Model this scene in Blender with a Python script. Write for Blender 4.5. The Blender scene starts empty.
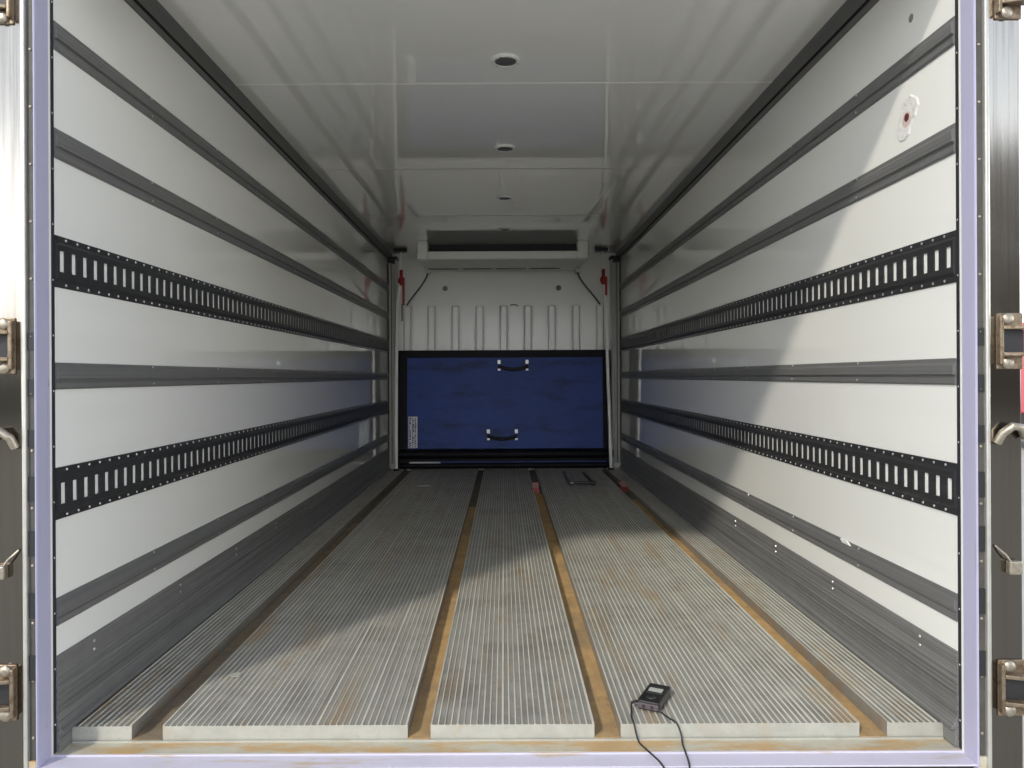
import bpy, bmesh, math, random
from mathutils import Vector, Matrix
random.seed(7)
SC = bpy.context.scene
COL = SC.collection

# ------------------------------------------------------------------ camera
F = 740.0
CX, CZ = -0.005, 0.952
cam = bpy.data.cameras.new('camera')
cam.sensor_width = 36.0
cam.lens = F / 1024 * 36.0
cam.shift_x = 8 / 1024
cam.shift_y = -8 / 1024
cam.clip_start = 0.05
cam.clip_end = 500
camo = bpy.data.objects.new('camera', cam)
COL.objects.link(camo)
camo.matrix_world = (Matrix.Translation((CX, 0, CZ)) @ Matrix.Rotation(math.pi / 2, 4, 'X')
                     @ Matrix.Rotation(-0.0050, 4, 'Z'))
SC.camera = camo

# ------------------------------------------------------------------ light
SC.view_settings.view_transform = 'Standard'
SC.view_settings.look = 'None'
SC.view_settings.gamma = 1.0
SC.view_settings.exposure = 0.09
try:
    SC.view_settings.use_curve_mapping = False
except Exception:
    pass
SC.cycles.max_bounces = 20
SC.cycles.diffuse_bounces = 12
SC.cycles.glossy_bounces = 8
SC.cycles.sample_clamp_indirect = 8.0

W = bpy.data.worlds.new('sky')
SC.world = W
W.use_nodes = True
wn, wl = W.node_tree.nodes, W.node_tree.links
bg = wn['Background']
tc = wn.new('ShaderNodeTexCoord')
sep = wn.new('ShaderNodeSeparateXYZ')
ramp = wn.new('ShaderNodeValToRGB')
wl.new(tc.outputs['Generated'], sep.inputs[0])
wl.new(sep.outputs['Z'], ramp.inputs[0])
els = ramp.color_ramp.elements
els[0].position = 0.0
els[0].color = (1.0, 1.0, 1.0, 1)
els[1].position = 1.0
els[1].color = (0.10, 0.12, 0.17, 1)
for pos, c in ((0.16, (0.92, 0.935, 0.96)), (0.30, (0.38, 0.41, 0.46)), (0.50, (0.17, 0.195, 0.24))):
    e = els.new(pos)
    e.color = (*c, 1)
wl.new(ramp.outputs['Color'], bg.inputs['Color'])
bg.inputs['Strength'].default_value = 3.9

sun = bpy.data.lights.new('sun', 'SUN')
sun.energy = 2.35
sun.angle = math.radians(3.5)
sun.color = (1.0, 0.93, 0.80)
suno = bpy.data.objects.new('sun', sun)
COL.objects.link(suno)
suno.rotation_euler = Vector((0.66, 1.0, -0.84)).to_track_quat('-Z', 'Y').to_euler()
suno.location = (-6, -10, 10)


# ------------------------------------------------------------------ materials
def mat(name, col, rough=0.5, metal=0.0, spec=0.5, noise=None, dirt=None, streak=None, bump=None, coat=0.0):
    """noise=(scale, amount) value mottling; dirt=(colour, scale, threshold, amount); streak=(scale xyz, amount)"""
    m = bpy.data.materials.new(name)
    m.use_nodes = True
    N, L = m.node_tree.nodes, m.node_tree.links
    b = N['Principled BSDF']
    b.inputs['Roughness'].default_value = rough
    b.inputs['Metallic'].default_value = metal
    b.inputs['Specular IOR Level'].default_value = spec
    b.inputs['Coat Weight'].default_value = coat
    c4 = (*col, 1)
    b.inputs['Base Color'].default_value = c4
    last = None
    tcn = N.new('ShaderNodeTexCoord')

    def mapped(scale):
        mp = N.new('ShaderNodeMapping')
        mp.inputs['Scale'].default_value = scale
        L.new(tcn.outputs['Object'], mp.inputs['Vector'])
        return mp

    def mixin(fac, colour, prev, mode='MIX'):
        mx = N.new('ShaderNodeMix')
        mx.data_type = 'RGBA'
        mx.blend_type = mode
        L.new(fac, mx.inputs['Factor'])
        if prev is None:
            mx.inputs[6].default_value = c4
        else:
            L.new(prev, mx.inputs[6])
        mx.inputs[7].default_value = (*colour, 1)
        return mx.outputs[2]

    def noisefac(scale, lo, hi, amt, detail=6):
        n = N.new('ShaderNodeTexNoise')
        n.inputs['Scale'].default_value = 1.0
        n.inputs['Detail'].default_value = detail
        n.inputs['Roughness'].default_value = 0.65
        L.new(mapped(scale).outputs[0], n.inputs['Vector'])
        r = N.new('ShaderNodeMapRange')
        r.inputs['From Min'].default_value = lo
        r.inputs['From Max'].default_value = hi
        r.inputs['To Max'].default_value = amt
        L.new(n.outputs['Fac'], r.inputs['Value'])
        return r.outputs[0]
    if noise:
        s, a = noise
        last = mixin(noisefac((s, s, s), 0.35, 0.7, a), tuple(x * 0.35 for x in col), last)
    if streak:
        for s, colour, lo, hi, a in streak:
            last = mixin(noisefac(s, lo, hi, a), colour, last)
    if dirt:
        for colour, s, lo, hi, a in dirt:
            last = mixin(noisefac((s, s, s) if not isinstance(s, tuple) else s, lo, hi, a), colour, last)
    if last is not None:
        L.new(last, b.inputs['Base Color'])
    if bump:
        s, st = bump
        n = N.new('ShaderNodeTexNoise')
        n.inputs['Scale'].default_value = 1.0
        n.inputs['Detail'].default_value = 4
        L.new(mapped(s if isinstance(s, tuple) else (s, s, s)).outputs[0], n.inputs['Vector'])
        bp = N.new('ShaderNodeBump')
        bp.inputs['Strength'].default_value = st
        bp.inputs['Distance'].default_value = 0.002
        L.new(n.outputs['Fac'], bp.inputs['Height'])
        L.new(bp.outputs[0], b.inputs['Normal'])
    return m


M = {}
M['frp'] = mat('white_fibreglass', (0.94, 0.94, 0.895), 0.02, 0, 0.5, noise=(2.0, 0.02))
M['frp_ceiling'] = mat('white_ceiling_panel', (0.95, 0.95, 0.90), 0.012, 0, 0.5, noise=(1.5, 0.02))
for k_ in ('frp', 'frp_ceiling'):
    M[k_].node_tree.nodes['Principled BSDF'].inputs['IOR'].default_value = 1.7
    M[k_].node_tree.nodes['Principled BSDF'].inputs['Coat Weight'].default_value = 1.0
    M[k_].node_tree.nodes['Principled BSDF'].inputs['Coat IOR'].default_value = 1.55 if k_ == 'frp' else 1.8
    M[k_].node_tree.nodes['Principled BSDF'].inputs['Coat Roughness'].default_value = 0.012
M['rib'] = mat('white_rib_painted_glint', (0.96, 0.955, 0.93), 0.3, 0, 0.8)  # same panel as the wall; doorway glint put into a lighter rib colour
M['frp_back'] = mat('white_ribbed_panel', (0.86, 0.855, 0.81), 0.2, 0, 0.5, noise=(3.0, 0.02))
M['joint_shade'] = mat('panel_joint_and_groove_shade', (0.42, 0.42, 0.39), 0.4)
M['rail'] = mat('grey_aluminium_rail', (0.20, 0.20, 0.198), 0.38, 0.3, 0.5, noise=(9, 0.15),
                streak=[((300, 1.2, 300), (0.27, 0.27, 0.26), 0.5, 0.75, 0.5)])
M['cove'] = mat('dark_cove_trim', (0.17, 0.17, 0.165), 0.45, 0.3, noise=(9, 0.15))
M['black_gap'] = mat('black_gap', (0.012, 0.012, 0.012), 0.7)
M['track'] = mat('black_track', (0.042, 0.043, 0.046), 0.42, 0.35, 0.5, noise=(30, 0.25),
                 streak=[((120, 2, 120), (0.10, 0.10, 0.105), 0.52, 0.75, 0.45)])
M['rivet'] = mat('bright_rivet', (0.62, 0.62, 0.62), 0.3, 0.8)
M['kick'] = mat('scuffed_aluminium', (0.21, 0.21, 0.205), 0.45, 0.25, 0.5, noise=(14, 0.2),
                streak=[((230, 0.6, 230), (0.42, 0.42, 0.40), 0.50, 0.66, 0.6),
                        ((90, 0.4, 110), (0.05, 0.05, 0.05), 0.50, 0.68, 0.65)])
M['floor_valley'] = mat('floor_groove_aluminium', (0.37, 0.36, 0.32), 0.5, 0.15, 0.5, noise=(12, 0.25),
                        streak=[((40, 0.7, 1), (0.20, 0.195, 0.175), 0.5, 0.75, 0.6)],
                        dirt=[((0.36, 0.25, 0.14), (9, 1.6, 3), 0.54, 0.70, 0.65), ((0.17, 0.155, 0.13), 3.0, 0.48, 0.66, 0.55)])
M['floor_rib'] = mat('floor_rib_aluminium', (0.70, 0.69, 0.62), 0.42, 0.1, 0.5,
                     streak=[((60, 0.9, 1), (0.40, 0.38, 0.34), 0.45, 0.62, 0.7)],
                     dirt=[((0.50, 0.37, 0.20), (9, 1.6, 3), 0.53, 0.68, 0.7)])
M['floor_edge'] = mat('pale_floor_edge', (0.46, 0.46, 0.41), 0.5, 0.15, noise=(18, 0.3),
                      dirt=[((0.55, 0.42, 0.25), 9.0, 0.55, 0.72, 0.5), ((0.25, 0.24, 0.2), 40.0, 0.6, 0.75, 0.6)])
M['floor_side'] = mat('floor_edge_side', (0.30, 0.29, 0.26), 0.6, 0.2, noise=(18, 0.3),
                      dirt=[((0.34, 0.22, 0.11), 12.0, 0.45, 0.65, 0.6)])
M['mud'] = mat('dried_mud', (0.56, 0.37, 0.175), 0.85, 0, 0.2, noise=(14, 0.45),
               dirt=[((0.19, 0.165, 0.13), (5, 1.1, 5), 0.5, 0.68, 0.7), ((0.12, 0.06, 0.03), 55.0, 0.64, 0.72, 0.9)])
M['mud_grey'] = mat('grey_channel_dirt', (0.27, 0.215, 0.15), 0.8, 0, 0.2, noise=(14, 0.5), dirt=[((0.36, 0.23, 0.11), (6, 1.5, 6), 0.5, 0.66, 0.8)])
M['mud_far'] = mat('grey_channel_grit', (0.20, 0.175, 0.14), 0.8, 0, 0.2, noise=(9, 0.5), dirt=[((0.30, 0.21, 0.12), (9, 2.5, 9), 0.52, 0.66, 0.7)])
M['ledge'] = mat('muddy_ledge', (0.50, 0.475, 0.385), 0.6, 0.05, noise=(20, 0.2),
                 dirt=[((0.48, 0.32, 0.15), (4.5, 14, 14), 0.44, 0.56, 0.9), ((0.14, 0.09, 0.06), 45.0, 0.66, 0.74, 0.8)])
M['lilac'] = mat('lilac_film', (0.45, 0.44, 0.595), 0.38, 0, 0.5, noise=(6, 0.06),
                 streak=[((60, 60, 2.5), (0.30, 0.29, 0.36), 0.60, 0.72, 0.5)],
                 dirt=[((0.25, 0.22, 0.2), (30, 30, 12), 0.66, 0.74, 0.8)])
M['lilac_sill'] = mat('lilac_sill_film', (0.60, 0.58, 0.70), 0.42, 0, 0.5, noise=(6, 0.06),
                      dirt=[((0.50, 0.38, 0.2), (3.0, 20, 20), 0.56, 0.66, 0.7)])
M['seal_gap_shade'] = mat('rubber_seal_and_gap_shade', (0.022, 0.022, 0.028), 0.55)
M['seal_grey'] = mat('grey_recess_strip', (0.085, 0.08, 0.072), 0.6, noise=(25, 0.5))
M['bright_edge'] = mat('bright_steel_edge', (0.62, 0.61, 0.56), 0.4, 0.7, noise=(20, 0.25))
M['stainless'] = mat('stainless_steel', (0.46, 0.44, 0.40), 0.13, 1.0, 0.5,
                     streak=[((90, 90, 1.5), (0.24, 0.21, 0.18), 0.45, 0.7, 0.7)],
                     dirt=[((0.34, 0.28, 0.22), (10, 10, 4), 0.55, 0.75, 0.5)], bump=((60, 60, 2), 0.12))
# lower half of the steel: dark reflection painted in with grime, ragged edges
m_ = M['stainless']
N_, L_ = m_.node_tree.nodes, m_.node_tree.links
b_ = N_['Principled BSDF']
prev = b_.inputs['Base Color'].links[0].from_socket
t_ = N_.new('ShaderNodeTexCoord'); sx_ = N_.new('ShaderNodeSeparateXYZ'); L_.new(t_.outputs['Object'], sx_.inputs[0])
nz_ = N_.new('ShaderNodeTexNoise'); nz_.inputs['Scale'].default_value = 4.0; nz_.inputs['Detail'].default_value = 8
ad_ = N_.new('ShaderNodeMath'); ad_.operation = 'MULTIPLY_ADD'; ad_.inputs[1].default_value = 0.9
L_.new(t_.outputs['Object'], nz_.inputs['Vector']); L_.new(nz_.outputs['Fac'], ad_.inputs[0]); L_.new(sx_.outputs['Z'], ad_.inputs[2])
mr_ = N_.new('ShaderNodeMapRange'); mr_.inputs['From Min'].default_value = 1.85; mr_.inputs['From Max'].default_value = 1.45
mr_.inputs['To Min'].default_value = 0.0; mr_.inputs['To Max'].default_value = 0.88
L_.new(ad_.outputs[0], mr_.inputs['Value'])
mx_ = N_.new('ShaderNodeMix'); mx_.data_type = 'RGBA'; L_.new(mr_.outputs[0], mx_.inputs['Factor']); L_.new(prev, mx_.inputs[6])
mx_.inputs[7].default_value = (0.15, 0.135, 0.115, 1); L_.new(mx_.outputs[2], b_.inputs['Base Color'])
M['brass'] = mat('grimy_zinc_bracket', (0.31, 0.245, 0.175), 0.42, 0.75, noise=(60, 0.5),
                 dirt=[((0.13, 0.07, 0.035), 70.0, 0.5, 0.65, 0.8)])
M['bolt'] = mat('bolt_steel', (0.46, 0.41, 0.33), 0.4, 0.8, noise=(90, 0.5))
M['rubber'] = mat('black_rubber', (0.018, 0.018, 0.02), 0.5)
M['unit_white'] = mat('cream_cooler_casing', (0.94, 0.935, 0.89), 0.3, 0, 0.8)
M['unit_under'] = mat('cooler_underside', (0.80, 0.80, 0.75), 0.4, noise=(10, 0.1))
M['blue'] = mat('blue_tarpaulin', (0.022, 0.062, 0.285), 0.55, 0, 0.4, noise=(5, 0.3),
                streak=[((2.2, 1, 7), (0.012, 0.022, 0.085), 0.5, 0.7, 0.75)], bump=(5, 0.6))
M['black_vinyl'] = mat('black_vinyl', (0.006, 0.006, 0.009), 0.5, 0, 0.15, noise=(10, 0.3), bump=(9, 0.4))
M['strap'] = mat('black_webbing', (0.008, 0.008, 0.012), 0.6)
M['silver'] = mat('silver_buckle', (0.82, 0.82, 0.82), 0.35, 0.35)
M['white_label'] = mat('white_label', (0.72, 0.72, 0.74), 0.5)
M['navy_ink'] = mat('navy_ink', (0.03, 0.05, 0.15), 0.6)
M['pole'] = mat('white_enamel_pole', (0.93, 0.93, 0.90), 0.28, 0.0)
M['post'] = mat('white_post', (0.52, 0.52, 0.49), 0.3, 0.1, noise=(6, 0.12))
M['red'] = mat('red_plastic', (0.36, 0.022, 0.014), 0.4)
M['red_dull'] = mat('worn_red_paint', (0.36, 0.07, 0.055), 0.5, noise=(60, 0.5))
M['pink'] = mat('faded_pink_tag', (0.34, 0.19, 0.175), 0.6)
M['hose'] = mat('grey_hose', (0.10, 0.10, 0.095), 0.5)
M['lamp_lens'] = mat('dim_lamp_lens', (0.11, 0.11, 0.105), 0.25, 0, noise=(80, 0.5))
M['lamp_rim'] = mat('lamp_rim', (0.86, 0.86, 0.83), 0.25, 0.2)
M['black_plastic'] = mat('black_plastic', (0.018, 0.017, 0.018), 0.32)
M['violet_plastic'] = mat('grey_plastic_end', (0.09, 0.075, 0.085), 0.4)
M['lcd'] = mat('lcd_display', (0.46, 0.48, 0.42), 0.2)
M['putty'] = mat('white_putty', (0.80, 0.79, 0.77), 0.6, noise=(70, 0.25), dirt=[((0.45, 0.44, 0.42), 60.0, 0.55, 0.65, 0.6)], bump=(80, 1.0))
M['rust'] = mat('rusty_hole', (0.10, 0.025, 0.015), 0.7)
M['pinkstain'] = mat('pink_primer', (0.62, 0.47, 0.45), 0.6)
M['graymark'] = mat('grey_scuff', (0.22, 0.22, 0.2), 0.6)
M['asphalt'] = mat('asphalt', (0.50, 0.485, 0.445), 0.85, 0, 0.2, noise=(1.5, 0.3), dirt=[((0.42, 0.41, 0.38), 0.3, 0.45, 0.6, 0.7)])
M['body_paint'] = mat('white_body_paint', (0.7, 0.7, 0.7), 0.4)
M['under_dark'] = mat('dark_chassis', (0.05, 0.04, 0.04), 0.6, 0.2, noise=(20, 0.4))
M['brick'] = mat('brown_render_wall', (0.13, 0.115, 0.10), 0.8, noise=(0.8, 0.3))
M['glass'] = mat('window_glass', (0.03, 0.035, 0.04), 0.08)
M['leaves'] = mat('hedge_leaves', (0.045, 0.06, 0.03), 0.8, noise=(2, 0.5))
M['truck_red'] = mat('truck_red_paint', (0.55, 0.05, 0.07), 0.35)


# ------------------------------------------------------------------ mesh builder
class MB:
    def __init__(s):
        s.v, s.f, s.m = [], [], []

    def add(s, verts, faces, mi=0):
        o = len(s.v)
        s.v += [tuple(p) for p in verts]
        for f in faces:
            s.f.append(tuple(o + i for i in f))
            s.m.append(mi)
        return s

    def box(s, x0, x1, y0, y1, z0, z1, mi=0):
        if x0 > x1: x0, x1 = x1, x0
        v = [(x0, y0, z0), (x1, y0, z0), (x1, y1, z0), (x0, y1, z0), (x0, y0, z1), (x1, y0, z1), (x1, y1, z1), (x0, y1, z1)]
        return s.add(v, [(0, 3, 2, 1), (4, 5, 6, 7), (0, 1, 5, 4), (1, 2, 6, 5), (2, 3, 7, 6), (3, 0, 4, 7)], mi)

    def prism_y(s, prof, y0, y1, mi=0, edge_m=None, cap_m=None):
        """closed profile [(x,z)...] extruded along y; edge_m: material per edge"""
        n = len(prof)
        o = len(s.v)
        s.v += [(x, y0, z) for x, z in prof] + [(x, y1, z) for x, z in prof]
        for i in range(n):
            j = (i + 1) % n
            s.f.append((o + i, o + j, o + n + j, o + n + i))
            s.m.append(edge_m[i] if edge_m else mi)
        s.f.append(tuple(o + i for i in range(n)))
        s.f.append(tuple(o + n + i for i in range(n))[::-1])
        s.m += [cap_m if cap_m is not None else mi] * 2
        return s

    def prism_z(s, prof, z0, z1, mi=0):
        n = len(prof)
        o = len(s.v)
        s.v += [(x, y, z0) for x, y in prof] + [(x, y, z1) for x, y in prof]
        for i in range(n):
            j = (i + 1) % n
            s.f.append((o + i, o + j, o + n + j, o + n + i)); s.m.append(mi)
        s.f.append(tuple(o + i for i in range(n))[::-1]); s.f.append(tuple(o + n + i for i in range(n)))
        s.m += [mi] * 2
        return s

    def tube(s, pts, r, mi=0, n=10, rs=None):
        pts = [Vector(p) for p in pts]
        rings = []
        up = Vector((0.13, 0.37, 0.92)).normalized()
        for i, p in enumerate(pts):
            t = (pts[min(i + 1, len(pts) - 1)] - pts[max(i - 1, 0)]).normalized()
            if abs(t.dot(up)) > 0.95: up = Vector((1, 0.1, 0.05)).normalized()
            a = t.cross(up).normalized(); b = t.cross(a).normalized()
            up = -b if (-b).dot(up) > 0 else b
            rr = rs[i] if rs else r
            rings.append([p + (a * math.cos(2 * math.pi * k / n) + b * math.sin(2 * math.pi * k / n)) * rr for k in range(n)])
        o = len(s.v)
        for rg in rings: s.v += [tuple(q) for q in rg]
        for i in range(len(pts) - 1):
            for k in range(n):
                k2 = (k + 1) % n
                s.f.append((o + i * n + k, o + i * n + k2, o + (i + 1) * n + k2, o + (i + 1) * n + k)); s.m.append(mi)
        s.f.append(tuple(o + k for k in range(n))[::-1]); s.m.append(mi)
        e = o + (len(pts) - 1) * n
        s.f.append(tuple(e + k for k in range(n))); s.m.append(mi)
        return s

    def lathe(s, c, axis, prof, mi=0, n=20, seg_m=None):
        """prof [(r, h)] around axis through c"""
        c = Vector(c); ax = Vector(axis).normalized()
        a = ax.orthogonal().normalized(); b = ax.cross(a)
        o = len(s.v)
        for r, h in prof:
            for k in range(n):
                t = 2 * math.pi * k / n
                s.v.append(tuple(c + ax * h + (a * math.cos(t) + b * math.sin(t)) * max(r, 1e-5)))
        for i in range(len(prof) - 1):
            for k in range(n):
                k2 = (k + 1) % n
                s.f.append((o + i * n + k, o + i * n + k2, o + (i + 1) * n + k2, o + (i + 1) * n + k))
                s.m.append(seg_m[i] if seg_m else mi)
        s.f.append(tuple(o + k for k in range(n))[::-1]); s.m.append(mi)
        e = o + (len(prof) - 1) * n
        s.f.append(tuple(e + k for k in range(n))); s.m.append(seg_m[-1] if seg_m else mi)
        return s

    def build(s, name, mats, parent=None, smooth=False, bevel=None, loc=None):
        me = bpy.data.meshes.new(name)
        base = Vector(loc) if loc else None
        vs = s.v if base is None else [tuple(Vector(p) - base) for p in s.v]
        me.from_pydata(vs, [], s.f)
        if not isinstance(mats, (list, tuple)): mats = [mats]
        for m in mats: me.materials.append(M[m])
        me.polygons.foreach_set('material_index', s.m)
        bm = bmesh.new(); bm.from_mesh(me)
        bmesh.ops.recalc_face_normals(bm, faces=bm.faces)
        bm.to_mesh(me); bm.free()
        if smooth:
            me.polygons.foreach_set('use_smooth', [True] * len(me.polygons))
            try: me.set_sharp_from_angle(angle=math.radians(40))
            except Exception: pass
        me.update()
        o = bpy.data.objects.new(name, me)
        COL.objects.link(o)
        if base is not None: o.location = base
        if parent is not None:
            o.parent = parent
            o.location = (base if base is not None else Vector((0, 0, 0))) - (parent.location if parent.type == 'EMPTY' or True else 0) - (parent.get('_off') and Vector(parent['_off']) or Vector((0, 0, 0)))
        if bevel:
            b = o.modifiers.new('bevel', 'BEVEL'); b.width = bevel; b.segments = 2; b.limit_method = 'ANGLE'
        return o


def struct(o):
    o['kind'] = 'structure'; return o


def tag(o, label, cat, group=None):
    o['label'] = label; o['category'] = cat
    if group: o['group'] = group
    return o


def root(name, loc, label=None, cat=None, group=None):
    o = bpy.data.objects.new(name, None)
    o.empty_display_size = 0.05
    COL.objects.link(o); o.location = loc
    if label: tag(o, label, cat, group)
    return o


def part(mb, name, mats, parent, **k):
    """mesh given in world coordinates, parented to an unrotated parent keeping its place"""
    o = mb.build(name, mats, None, **k)
    o.parent = parent
    wp = Vector((0, 0, 0)); p = parent
    while p is not None:
        wp += p.location; p = p.parent
    o.location = o.location - wp
    return o


# ------------------------------------------------------------------ dimensions
WX = 1.205          # inner half width
Y0, Y1 = 1.974, 7.80
ZC = 2.237
YF = 2.028          # front edge of floor planks
YJ0, YJ1 = 1.897, 1.963

# ------------------------------------------------------------------ shell
struct(MB().box(-WX - 0.06, -WX, Y0 - 0.02, Y1 + 0.06, -0.15, ZC + 0.06).build('wall_left', 'frp'))
struct(MB().box(WX, WX + 0.06, Y0 - 0.02, Y1 + 0.06, -0.15, ZC + 0.06).build('wall_right', 'frp'))
cb = MB().box(-WX, WX, Y0 - 0.02, Y1 + 0.06, ZC, ZC + 0.06)
for yj in (3.25, 4.59, 5.93):
    cb.box(-WX, WX, yj - 0.006, yj + 0.006, ZC - 0.0012, ZC, 2 if yj < 4 else 1)
struct(cb.build('ceiling', ['frp_ceiling', 'joint_shade', 'frp_back']))
wb = MB().box(-WX, WX, Y1, Y1 + 0.06, -0.15, ZC)
for i in range(9):
    xc = -1.02 + i * 0.2535
    z1 = 1.70
    for (dx, w, d) in ((0, 0.026, 0.022),):
        v = []
        for (zz, sh) in ((-0.04, 0), (z1 - 0.02, 0), (z1, 0.012)):
            v += [(xc - 0.036, Y1, zz), (xc - w + sh, Y1 - d + sh, zz), (xc + w - sh, Y1 - d + sh, zz), (xc + 0.036, Y1, zz)]
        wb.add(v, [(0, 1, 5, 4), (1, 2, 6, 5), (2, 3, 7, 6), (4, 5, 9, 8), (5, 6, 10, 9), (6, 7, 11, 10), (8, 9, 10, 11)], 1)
    for sx in (-1, 1):
        wb.box(xc + sx * 0.0365, xc + sx * 0.0425, Y1 - 0.0008, Y1, -0.04, z1 - 0.008, 2)  # flat grey strips paint the shade of grooves beside the rib
    # shallow edge beads beside each rib
    for sx in (-1, 1):
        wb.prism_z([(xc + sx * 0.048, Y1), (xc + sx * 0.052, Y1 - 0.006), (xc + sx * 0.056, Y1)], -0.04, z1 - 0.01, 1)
struct(wb.build('wall_back', ['frp_back', 'rib', 'joint_shade']))

# ------------------------------------------------------------------ floor
fl = root('floor', (0, YF, 0)); fl['kind'] = 'structure'
base = MB().box(-WX, WX, YJ1 + 0.001, Y1, -0.15, -0.0455)
part(base, 'floor_bed', 'ledge', fl)
CH = [(-1.03, -0.945), (-0.274, -0.211), (0.238, 0.310), (0.964, 1.040)]
for (a, b), ye in zip(CH, (5.0, 5.6, 6.24, 5.9)):
    part(MB().box(a + 0.0005, b - 0.0005, YF - 0.004, ye, -0.0454, -0.0385), 'channel_dirt', 'mud_grey' if a < -1 else 'mud', fl)
    part(MB().box(a + 0.0005, b - 0.0005, ye, Y1 - 0.001, -0.0454, -0.0395), 'channel_dirt', 'mud_far', fl)


def plank(xa, xb, pitch=0.0174):
    mb = MB()
    top = -0.0030
    n = max(2, int(round((xb - xa - 0.006) / pitch)))
    p = (xb - xa - 0.006) / n
    prof = [(xa, -0.045), (xb, -0.045), (xb, 0.0)]
    em = [3, 3]
    # ribs from right to left
    pts = []
    for i in range(n + 1):
        xc = xb - 0.003 - i * p
        w = 0.0013 if i % 7 else 0.0024
        pts.append((xc, w))
    for i, (xc, w) in enumerate(pts):
        if i == 0:
            em += [1, 1, 0]
            prof += [(xc - w, 0.0), (xc - w - 0.0006, top)]
        elif i == len(pts) - 1:
            prof += [(xc + w + 0.0006, top), (xc + w, 0.0)]
            em += [1, 1]
        else:
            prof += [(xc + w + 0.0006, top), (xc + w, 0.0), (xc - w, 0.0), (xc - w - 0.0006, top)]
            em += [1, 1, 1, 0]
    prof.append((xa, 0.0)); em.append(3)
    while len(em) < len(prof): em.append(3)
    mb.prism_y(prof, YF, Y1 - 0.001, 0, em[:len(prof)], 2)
    return mb


for (xa, xb) in ((-1.196, -1.03), (-0.945, -0.274), (-0.211, 0.238), (0.310, 0.964), (1.040, 1.196)):
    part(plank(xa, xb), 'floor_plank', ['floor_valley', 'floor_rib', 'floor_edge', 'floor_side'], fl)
# thin pale nosing along the foot of the planks
part(MB().prism_y([(-1.19, -0.0455), (1.19, -0.0455), (1.19, -0.040), (-1.19, -0.040)], YF - 0.008, YF - 0.0045), 'nosing', 'floor_edge', fl)

# ------------------------------------------------------------------ kick plates
for s, lab in ((-1, 'left'), (1, 'right')):
    X = s * WX
    k = [(X, 0.004), (X, 0.21), (X - s * 0.006, 0.208), (X - s * 0.006, 0.150)]
    z = 0.146
    while z > 0.055:
        k += [(X - s * 0.0085, z), (X - s * 0.0085, z - 0.005), (X - s * 0.0055, z - 0.0065), (X - s * 0.0055, z - 0.0115)]
        z -= 0.0145
    k += [(X - s * 0.007, 0.045), (X - s * 0.012, 0.02), (X - s * 0.024, 0.004)]
    kb = MB().prism_y(k, Y0, Y1 - 0.12)
    yy = 2.15
    while yy < 7.6:
        for zz in (0.19, 0.165):
            kb.lathe((X - s * 0.006, yy, zz), (-s, 0, 0), [(0.005, 0), (0.004, 0.002), (0.001, 0.003)], 1, 8)
        yy += 0.57
    kb.box(X, X - s * 0.012, Y0, YF + 0.001, -0.045, 0.004)
    struct(kb.build('baseboard_' + lab, ['kick', 'rivet']))

# ------------------------------------------------------------------ rub rails
YE = 7.66


def rail_mesh(s, z0, z1):
    X = s * WX
    P = lambda d, z: (X - s * d, z)
    zc, h = (z0 + z1) / 2, (z1 - z0) / 2
    prof = [P(0, zc + h), P(0.003, zc + h), P(0.005, zc + h * 0.68), P(0.011, zc + h * 0.52), P(0.012, zc + h * 0.42),
            P(0.012, zc + 0.05 * h), P(0.011, zc), P(0.012, zc - 0.05 * h),
            P(0.012, zc - h * 0.20), P(0.004, zc - h * 0.26), P(0.004, zc - h * 0.42), P(0.0075, zc - h * 0.50),
            P(0.0075, zc - h * 0.86), P(0.004, zc - h), P(0, zc - h)]
    em = [0] * len(prof)
    mb = MB().prism_y(prof, Y0 + 0.002, YE, 0)
    yy = 2.52
    while yy < 7.4:
        mb.lathe((X - s * 0.0045, yy, zc + h * 0.84), (-s, 0, 0), [(0.0042, 0), (0.0035, 0.0018), (0.001, 0.0026)], 1, 8)
        mb.lathe((X - s * 0.0070, yy, zc - h * 0.70), (-s, 0, 0), [(0.0042, 0), (0.0035, 0.0018), (0.001, 0.0026)], 1, 8)
        yy += 0.57
    return mb


RZ = {'A': (1.832, 1.908), 'B': (1.542, 1.622), 'D': (0.922, 0.994), 'F': (0.290, 0.364)}
PL = {'A': 'topmost rub rail', 'B': 'rub rail just above the slotted tracks', 'D': 'rub rail between the two slotted tracks',
      'F': 'lowest rub rail'}
WN = {-1: 'on the fully shaded wall', 1: 'on the wall with the patch'}
for s in (-1, 1):
    for k, (z0, z1) in RZ.items():
        o = rail_mesh(s, z0, z1).build('rub_rail', ['rail', 'rivet'], loc=(s * WX, Y0, (z0 + z1) / 2))
        tag(o, 'grey metal ' + PL[k] + ' ' + WN[s], 'rail', 'rub rails along both walls')

# ------------------------------------------------------------------ slotted lashing tracks


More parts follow.
